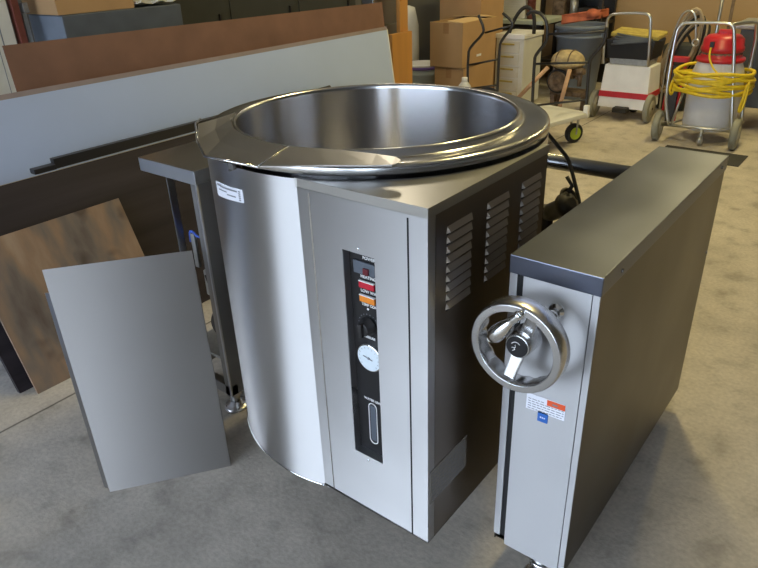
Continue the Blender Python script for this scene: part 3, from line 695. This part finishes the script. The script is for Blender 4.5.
for wx, wy in ((-1.72, 4.045), (-2.04, 4.10), (-1.90, 3.36), (-2.22, 3.42)):
    m = MB(); m.lathe((wx - .019, wy + .011, .078), (.86, -.51, 0), [(0, .070), (.006, .078), (.038, .078), (.044, .070)], 28); w_ = m.build('wheel', 'rubber', T1)
    m = MB(); m.lathe((wx - .0225, wy + .0133, .078), (.86, -.51, 0), [(0, .050), (.052, .050)], 24); m.build('wheel_hub', 'lime', w_, 'lime-green wheel hub')
    m = MB(); m.box(wx - .03, wx - .025, wy - .02, wy + .02, .07, .225); m.box(wx + .025, wx + .030, wy - .02, wy + .02, .07, .225); m.box(wx - .04, wx + .04, wy - .035, wy + .035, .212, .226); m.build('castor_bracket', 'galv', T1)

# old pump on wooden legs
PM = thing('old_pump', (-2.2, 4.85, 0), 'rusty engine pump with dusty tan cowl on wooden legs before the drum', 'pump')
m = MB(); m.sphere((-2.17, 4.85, .51), .155, (1, .8, .60), 24); m.torus((-2.17, 4.85, .485), (0, 0, 1), .135, .022, 28, 8)
m.build('cowl', 'tan', PM, 'dusty tan cowl')
m = MB()
for k in range(2):
    x = -.07 + .12 * k; h = math.sqrt(max(0, 1 - (x / .155) ** 2))
    m.tube([(-2.17 + x, 4.85 - .126 * h * math.cos(t), .512 + .095 * h * math.sin(t)) for t in [PI * q / 10 for q in range(11)]], .006, 6)
m.build('cowl_rib', 'rust', PM)
m = MB(); m.sphere((-2.16, 4.87, .42), .12, (1.1, .9, .6), 16)
for k in range(6): m.box(-2.28 + k * .045, -2.26 + k * .045, 4.78, 4.90, .36, .45)
m.cyl((-2.07, 4.78, .42), (-1.97, 4.76, .44), .03, 12); m.cyl((-2.02, 4.80, .30), (-2.02, 4.80, .45), .02, 10)
m.box(-2.30, -2.00, 4.80, 5.0, .20, .24); m.box(-2.30, -2.26, 4.82, 4.86, 0, .22); m.box(-2.04, -2.00, 4.92, 4.96, 0, .22); m.box(-2.30, -2.26, 4.92, 4.96, 0, .22)
m.build('engine_body', 'rust', PM)
m = MB(); m.lathe((-2.21, 4.79, .335), (0, -1, 0), [(0, .085), (.02, .090), (.05, .090), (.055, .078), (.045, .070), (.045, .02), (.06, .018)], 32); m.build('pulley', 'rust', PM)
m = MB(); m.torus((-2.21, 4.76, .335), (0, 1, 0), .098, .012, 32, 8); m.build('pulley_tyre', 'rubber', PM)
for a, b in (((-2.30, 4.72, .46), (-2.60, 4.60, .10)), ((-2.08, 4.70, .46), (-2.135, 4.62, .02))):
    m = MB(); m.tube([a, b], .020, 8); m.build('wooden_leg', 'pink_wood', PM)

# trash drum and things in it
DR = thing('trash_drum', (-2.44, 5.75, 0), 'large slate-grey trash drum heaped with orange cloth at the back', 'drum')
m = MB(); m.lathe((-2.44, 5.75, 0), (0, 0, 1), [(0, .19), (.05, .20), (.60, .238), (.605, .25), (.625, .25), (.63, .240), (.68, .243), (.685, .262), (.72, .264), (.725, .255), (.71, .25), (.3, .2)], 40); m.build('drum_body', 'drum', DR)
m = MB()
for s in (-1, 1): m.box(-2.44 + s * .25 - .015, -2.44 + s * .25 + .015, 5.70, 5.80, .60, .66, .004)
m.build('drum_handle', 'drum', DR)
m = MB(); m.slab((-2.58, 5.57, .738), (.36, .08, .050), (0, .25, 0), (-.01, 0, .075), .01); m.sphere((-2.30, 5.68, .825), .11, (.8, .7, .40), 14)
for v in m.bm.verts: v.co += V((random.uniform(-.012, .012), random.uniform(-.012, .012), random.uniform(-.012, .012)))
tag(m.build('orange_cloth', 'dull_red', base=(-2.4, 5.7, .72)), 'crumpled orange-red cloth lying in the top of the trash drum', 'cloth')
# shelf of clutter behind the drum
SH = thing('shelving_unit', (-2.8, 6.4, 0), 'black metal shelving unit standing in shadow behind the trash drum', 'shelf')
for z in (.25, .66, 1.05):
    m = MB(); m.box(-3.12, -2.42, 6.20, 6.62, z, z + .03); m.build('shelf_board', 'black_metal', SH)
for x, y in ((-3.10, 6.22), (-2.44, 6.22), (-3.10, 6.60), (-2.44, 6.60)):
    m = MB(); m.box(x - .02, x + .02, y - .02, y + .02, 0, 1.6); m.build('post', 'black_metal', SH)
m = MB(); m.box(-3.12, -2.42, 6.62, 6.63, 0, 1.6); m.build('back_panel', 'black_metal', SH)
m = MB(); m.box(-3.00, -2.86, 6.24, 6.45, .691, .90, .006); tag(m.build('brown_case', 'rust', base=(-2.93, 6.35, .691)), 'dull brown case on the shelf behind the trash drum', 'case')
m = MB(); m.cyl((-2.78, 6.32, .691), (-2.78, 6.32, .93), .045, 18); m.cyl((-2.78, 6.32, .93), (-2.78, 6.32, .95), .03, 14); tag(m.build('grey_canister', 'galv', base=(-2.78, 6.32, .691)), 'grey metal canister on the dark shelf', 'canister')
m = MB(); m.box(-2.70, -2.50, 6.24, 6.5, .691, .83, .01); tag(m.build('black_tool_case', 'black_metal', base=(-2.6, 6.35, .691)), 'black tool case at the right end of the dark shelf', 'case')

# carpet extractor: white body with red band
EX = thing('carpet_extractor', (-1.68, 5.15, 0), 'white carpet extractor with red band, big wheels and tubular handle', 'cleaning machine')
def exbox(z0, z1, w0, w1, d0=.17, d1=.14, bevel=.01):
    m = MB(); c = -1.675
    m.hexa([(c - w0, 5.15 - d0, z0), (c + w0, 5.15 - d0, z0), (c + w0, 5.15 + d0, z0), (c - w0, 5.15 + d0, z0), (c - w1, 5.15 - d1, z1), (c + w1, 5.15 - d1, z1), (c + w1, 5.15 + d1, z1), (c - w1, 5.15 + d1, z1)], bevel); return m
exbox(.10, .475, .225, .205).build('body', 'white_plastic', EX)
exbox(.195, .245, .2225, .2195, .1655, .1615, .001).xf(Matrix.Translation((-1.675, 5.15, .22)) @ Matrix.Diagonal((1.012, 1.02, 1, 1)) @ Matrix.Translation((1.675, -5.15, -.22))).build('red_band', 'red', EX, 'red band round the body')
exbox(.475, .53, .17, .18, .12, .12, .006).build('neck', 'galv', EX)
m = exbox(.53, .69, .195, .215, .15, .16, .012); m.build('upper_tray', 'black', EX)
m = MB()
for k in range(5):
    m.torus((-1.675 + .006 * k, 5.14, .655 + .013 * k), (.06 * k - .12, .10, 1), .215 - .006 * k, .010, 40, 6, 1)
m.build('coiled_hose', 'grey_drum', EX)
m = MB(); m.slab((-1.865, 5.02, .715), (.42, 0, -.02), (0, .25, .02), (0, 0, .028), .008)
for v in m.bm.verts: v.co.z += random.uniform(-.006, .006)
m.build('folded_cloth', 'yellow_cloth', EX, 'mustard cloth on top')
m = MB(); m.tube([(-1.895, 4.99, .48), (-1.90, 4.98, .82), (-1.885, 4.98, .885), (-1.83, 4.98, .905), (-1.58, 4.98, .915), (-1.53, 4.98, .895), (-1.515, 4.98, .83), (-1.49, 4.99, .48)], .0125, 10, 1); m.build('handle', 'tube', EX)
for wx in (-1.935, -1.43):
    m = MB(); m.lathe((wx - .024, 5.0, .122), (1, 0, 0), [(0, .105), (.008, .122), (.040, .122), (.048, .105)], 32); w_ = m.build('wheel', 'wheel_grey', EX)
    m = MB(); m.lathe((wx - .028, 5.0, .122), (1, 0, 0), [(0, .02), (.004, .075), (.052, .075), (.056, .02)], 24); m.build('wheel_hub', 'hub', w_)
m = MB(); m.cyl((-1.95, 5.0, .122), (-1.40, 5.0, .122), .012, 12); m.box(-1.73, -1.60, 4.90, 5.0, .075, .12, .01); m.build('axle', 'rubber', EX)
m = MB(); m.sphere((-1.67, 5.32, .05), .05, seg=14); m.build('castor', 'rubber', EX)

# hoses hanging behind, red jack
HC = thing('hose_coil', (-1.36, 5.35, .5), 'coil of tan and black hoses standing behind the two cleaning machines', 'hose')
for k, (mt, r_) in enumerate((('hose', .016), ('hose', .014), ('rubber', .014), ('hose', .013), ('rubber', .012))):
    m = MB(); c = V((-1.36 + .015 * k, 5.40 + .02 * k, .56 + .02 * k)); pts = []
    for i in range(26):
        a = 2 * PI * i / 24; pts.append(c + V((.11 * math.cos(a) + .09 * math.sin(a), .02 * math.sin(3 * a + k), (.36 - .03 * k) * math.sin(a) - .02 * k)))
    m.tube(pts, r_, 8); m.build('hose_loop', mt, HC)
m = MB(); m.tube([(-1.44, 5.36, .02), (-1.45, 5.36, .5), (-1.40, 5.36, .85), (-1.33, 5.36, .92), (-1.26, 5.36, .88), (-1.23, 5.36, .68)], .009, 8, 2); m.torus((-1.225, 5.36, .65), (0, 1, 0), .028, .007, 20, 6); m.build('wire_hook', 'tube', HC, 'pale bent wire hook')
JK = thing('red_jack', (-1.25, 5.0, 0), 'red metal jack stand between the two cleaning machines', 'jack')
m = MB(); m.box(-1.33, -1.18, 5.02, 5.10, .53, .57, .006); m.build('jack_head', 'red', JK)
m = MB()
for x in (-1.31, -1.20): m.tube([(x, 5.06, .54), (x - .02, 5.06, .02)], .012, 8)
m.box(-1.33, -1.19, 5.04, 5.08, .18, .205); m.build('jack_frame', 'red', JK)
m = MB(); m.box(-1.30, -1.22, 5.03, 5.09, .02, .50, .01); m.build('jack_column', 'black_metal', JK)
BG = thing('tool_bag', (-1.42, 5.5, 0), 'dark tool bag behind the white cleaning machine', 'bag')
m = MB(); m.box(-1.56, -1.28, 5.56, 5.80, 0, .60, .04); m.build('bag_body', 'wall_dark', BG)
m = MB(); m.tube([(-1.50, 5.68, .59), (-1.46, 5.68, .68), (-1.38, 5.68, .68), (-1.34, 5.68, .59)], .012, 8, 2); m.build('bag_handle', 'black_metal', BG)

# shop vacuum on a tubular cart
SV = thing('shop_vacuum', (-.88, 4.62, 0), 'red-headed shop vacuum with coiled yellow cord on a two-wheeled tubular cart', 'vacuum')
m = MB(); c = V((-.855, 4.68, 0))
m.lathe((c.x, c.y, .10), (0, 0, 1), [(0, .185), (.02, .195), (.30, .200), (.40, .195), (.47, .175), (.52, .155), (.535, .150)], 40)
m.build('tank', 'tank', SV)
m = MB(); m.lathe((c.x, c.y, .615), (0, 0, 1), [(0, .170), (.012, .176), (.028, .174), (.034, .150), (.075, .146), (.08, .154), (.105, .154), (.112, .146), (.165, .142), (.19, .115), (.198, .05)], 40)
hd = m.build('motor_head', 'red', SV, 'red motor head')
m = MB(); m.box(c.x - .05, c.x + .05, c.y - .02, c.y + .02, .80, .845, .012); m.build('top_handle', 'red', hd)
m = MB(); m.lathe((c.x, c.y, .655), (0, 0, 1), [(0, .148), (.030, .148)], 32); m.build('dark_grille', 'rust', hd)
m = MB(); m.box(c.x - .06, c.x - .03, c.y - .165, c.y - .14, .73, .77, .004); m.build('switch', 'black', hd)
m = MB()
for k in range(9):
    r0 = .255 + .008 * math.sin(k * 2.3)
    pts = []
    for i in range(41):
        a = 2 * PI * i / 40; pts.append((c.x - .02 + (r0 + .02) * math.cos(a) * 1.02, c.y - .03 + .235 * math.sin(a) + .005 * math.sin(5 * a + k), .405 + .017 * k + .055 * math.sin(a * 1 + .3 * k) * (1 if k % 2 else -.4) * .5 + .012 * math.sin(3 * a + k * 1.7)))
    m.tube(pts, .0135, 7)
m.tube([(c.x + .255, 4.55, .50), (c.x + .262, 4.52, .40), (c.x + .255, 4.50, .30), (c.x + .23, 4.50, .27), (c.x + .245, 4.50, .38), (c.x + .25, 4.53, .48)], .010, 7, 2)
m.tube([(c.x - .29, 4.60, .50), (c.x - .31, 4.55, .40), (c.x - .28, 4.53, .34), (c.x - .27, 4.55, .44)], .010, 7, 2)
m.tube([(c.x - .05, 4.53, .74), (c.x - .04, 4.47, .66), (c.x + .03, 4.43, .57), (c.x + .12, 4.44, .52)], .007, 7, 2)
m.build('yellow_cord', 'yellow_cord', SV, 'coiled yellow extension cord')
m = MB()
m.tube([(-1.10, 4.46, .13), (-1.15, 4.46, .30), (-1.16, 4.46, .45), (-1.175, 4.52, .82), (-1.15, 4.53, .885), (-1.10, 4.53, .90), (-.85, 4.53, .905), (-.79, 4.53, .895), (-.765, 4.53, .85), (-.70, 4.50, .5), (-.66, 4.46, .30), (-.63, 4.46, .14)], .0125, 10, 1)
m.tube([(-1.15, 4.46, .13), (-.58, 4.46, .14)], .012, 8); m.tube([(-1.08, 4.46, .14), (-1.03, 4.50, .45), (-1.03, 4.90, .12)], .010, 8)
m.tube([(-.79, 4.53, .895), (-.72, 4.70, .90), (-.66, 4.80, .88), (-.66, 4.80, .45), (-.63, 4.75, .12)], .014, 8, 1)
m.tube([(-1.03, 4.90, .12), (-.66, 4.90, .12)], .010, 8)
m.tube([(-1.10, 4.46, .14), (-1.03, 4.90, .12)], .010, 8); m.tube([(-.63, 4.46, .14), (-.64, 4.90, .12)], .010, 8)
m.build('cart_frame', 'tube', SV)
for wx in (-1.185, -.605):
    m = MB(); m.lathe((wx - .026, 4.47, .118), (1, .05, 0), [(0, .10), (.008, .118), (.044, .118), (.052, .10)], 32); w_ = m.build('wheel', 'wheel_grey', SV)
    m = MB(); m.lathe((wx - .030, 4.47, .118), (1, .05, 0), [(0, .02), (.004, .070), (.056, .070), (.060, .02)], 24); m.build('wheel_hub', 'hub', w_)
m = MB(); m.cyl((-.84, 4.44, .02), (-.84, 4.44, .13), .014, 12); m.sphere((-.84, 4.44, .04), .035, (.7, 1, 1), 14); m.build('castor', 'galv', SV)
# things right of it
m = MB(); m.cyl((-1.115, 5.55, 0), (-1.115, 5.55, 1.35), .014, 14); tag(m.build('metal_pole', 'tube', base=(-1.115, 5.55, 0)), 'upright metal pole against the tan wall behind the red vacuum head', 'pole')
m = MB(); m.cyl((-1.03, 5.58, 0), (-1.03, 5.58, 1.35), .014, 14); tag(m.build('wooden_pole', 'rust', base=(-1.03, 5.58, 0)), 'dark wooden pole standing just right of the metal pole', 'pole')
UB = thing('utility_cart', (-.62, 5.4, 0), 'dark grey utility cart cut off by the right edge behind the vacuum', 'cart')
m = MB(); m.box(-.86, -.30, 5.15, 5.6, .18, .50, .02); m.box(-.84, -.32, 5.12, 5.16, .50, .80, .01); m.build('cart_body', 'grey_drum', UB)
m = MB(); m.box(-.90, -.28, 5.10, 5.62, .80, .84, .01); m.build('cart_top', 'galv', UB)
for wx in (-.80, -.36):
    m = MB(); m.cyl((wx - .02, 5.2, .08), (wx + .02, 5.2, .08), .08, 20); m.box(wx - .015, wx + .015, 5.19, 5.21, .1, .2); m.build('wheel', 'rubber', UB)
m = MB(); m.box(-1.05, -.46, 4.02, 4.33, 0, .006, .002); tag(m.build('floor_mat', 'mat', base=(-.76, 4.2, 0)), 'flat dark mat on the floor in front of the shop vacuum', 'mat')

# ================================================================= the room
m = MB(); m.box(-4.4, 3.6, -5.0, 6.72, -.1, 0); struct(m.build('floor', 'concrete'))
m = MB(); m.box(-4.4, 3.6, 6.70, 6.85, 0, 3.6); struct(m.build('wall_back', 'wall_upper'))
m = MB(); m.box(-4.4, 3.6, 6.67, 6.70, 0, 1.22); struct(m.build('trim_2', 'wall_tan'))
m = MB(); m.box(-4.55, -4.4, -5.0, 6.85, 0, 3.6); struct(m.build('wall_left', 'wall_side'))
m = MB(); m.box(3.6, 3.75, -5.0, 6.85, 0, 3.6); struct(m.build('wall_right', 'wall_side'))
DX0, DX1, DZ = -3.8, .9, 3.0; DX2, DX3 = 1.75, 3.15      # an open roller door; the second opening is added to brighten the steel sheet
m = MB(); m.box(-4.55, DX0, -5.15, -5.0, 0, 3.6); m.box(DX1, DX2, -5.15, -5.0, 0, 3.6); m.box(DX3, 3.75, -5.15, -5.0, 0, 3.6); m.box(DX2, DX3, -5.15, -5.0, DZ, 3.6); m.box(DX0, DX1, -5.15, -5.0, DZ, 3.6); struct(m.build('wall_front', 'wall_side'))
m = MB(); m.box(-4.55, 3.75, -5.15, 6.85, 3.6, 3.7); struct(m.build('ceiling', 'ceiling'))
m = MB(); m.box(DX0 - .08, DX0, -5.17, -4.98, 0, DZ + .08); m.box(DX1, DX1 + .08, -5.17, -4.98, 0, DZ + .08); m.box(DX0, DX1, -5.17, -4.98, DZ, DZ + .08); struct(m.build('trim_1', 'galv'))
m = MB(); m.box(-40, 40, -60, -5.15, -.12, -.02); struct(m.build('ground', 'wall_side'))

# ================================================================= light
sc = bpy.context.scene
w = bpy.data.worlds.new('World'); sc.world = w; w.use_nodes = True
bg = w.node_tree.nodes['Background']; bg.inputs[0].default_value = (.72, .84, 1.0, 1); bg.inputs[1].default_value = 7.6
def area(name, loc, rot, sx, sy, power, col, portal=False):
    l = bpy.data.lights.new(name, 'AREA'); l.shape = 'RECTANGLE'; l.size = sx; l.size_y = sy; l.energy = power; l.color = col
    if portal: l.cycles.is_portal = True
    o = bpy.data.objects.new(name, l); COL.objects.link(o); o.location = loc; o.rotation_euler = rot; return o
area('daylight_portal', ((DX2 + DX3) / 2, -4.99, DZ / 2), (-PI / 2, 0, 0), DX3 - DX2, DZ, 1, (1, 1, 1), True)
area('daylight_portal', ((DX0 + DX1) / 2, -4.99, DZ / 2), (-PI / 2, 0, 0), DX1 - DX0, DZ, 1, (1, 1, 1), True)
for x, y, e, a in ((-.70, 2.06, 58, 133), (-.6, 5.2, 66, 90), (-3.5, 3.95, 22, 133)):  # third lamp is unseen, placed to brighten the bucket corner
    area('ceiling_lamp', (x, y, 3.5), (0, 0, math.radians(a)), 1.15, .12, e, (1, .82, .37) if x > -1 else (1, .88, .66))

# ================================================================= camera
cd = bpy.data.cameras.new('camera'); cam = bpy.data.objects.new('camera', cd); COL.objects.link(cam)
F, PITCH, ROLL, YAW = 654.89, 27.252, -2.228, 39.168
cd.sensor_fit = 'HORIZONTAL'; cd.sensor_width = 36; cd.lens = F / 758 * 36; cd.clip_end = 200
pi_, ro, ya = map(math.radians, (PITCH, ROLL, YAW))
fw = V((-math.sin(ya) * math.cos(pi_), math.cos(ya) * math.cos(pi_), -math.sin(pi_)))
r = V((math.cos(ya), math.sin(ya), 0)); u = r.cross(fw)
r2 = r * math.cos(ro) + u * math.sin(ro); u2 = -r * math.sin(ro) + u * math.cos(ro)
M = Matrix((r2, u2, -fw)).transposed().to_4x4(); M.translation = V((.3698, -1.134, 1.4975))
cam.matrix_world = M; sc.camera = cam

sc.view_settings.view_transform = 'Standard'; sc.view_settings.look = 'None'; sc.view_settings.gamma = 1
sc.view_settings.use_curve_mapping = False
sc.view_settings.exposure = 0.0
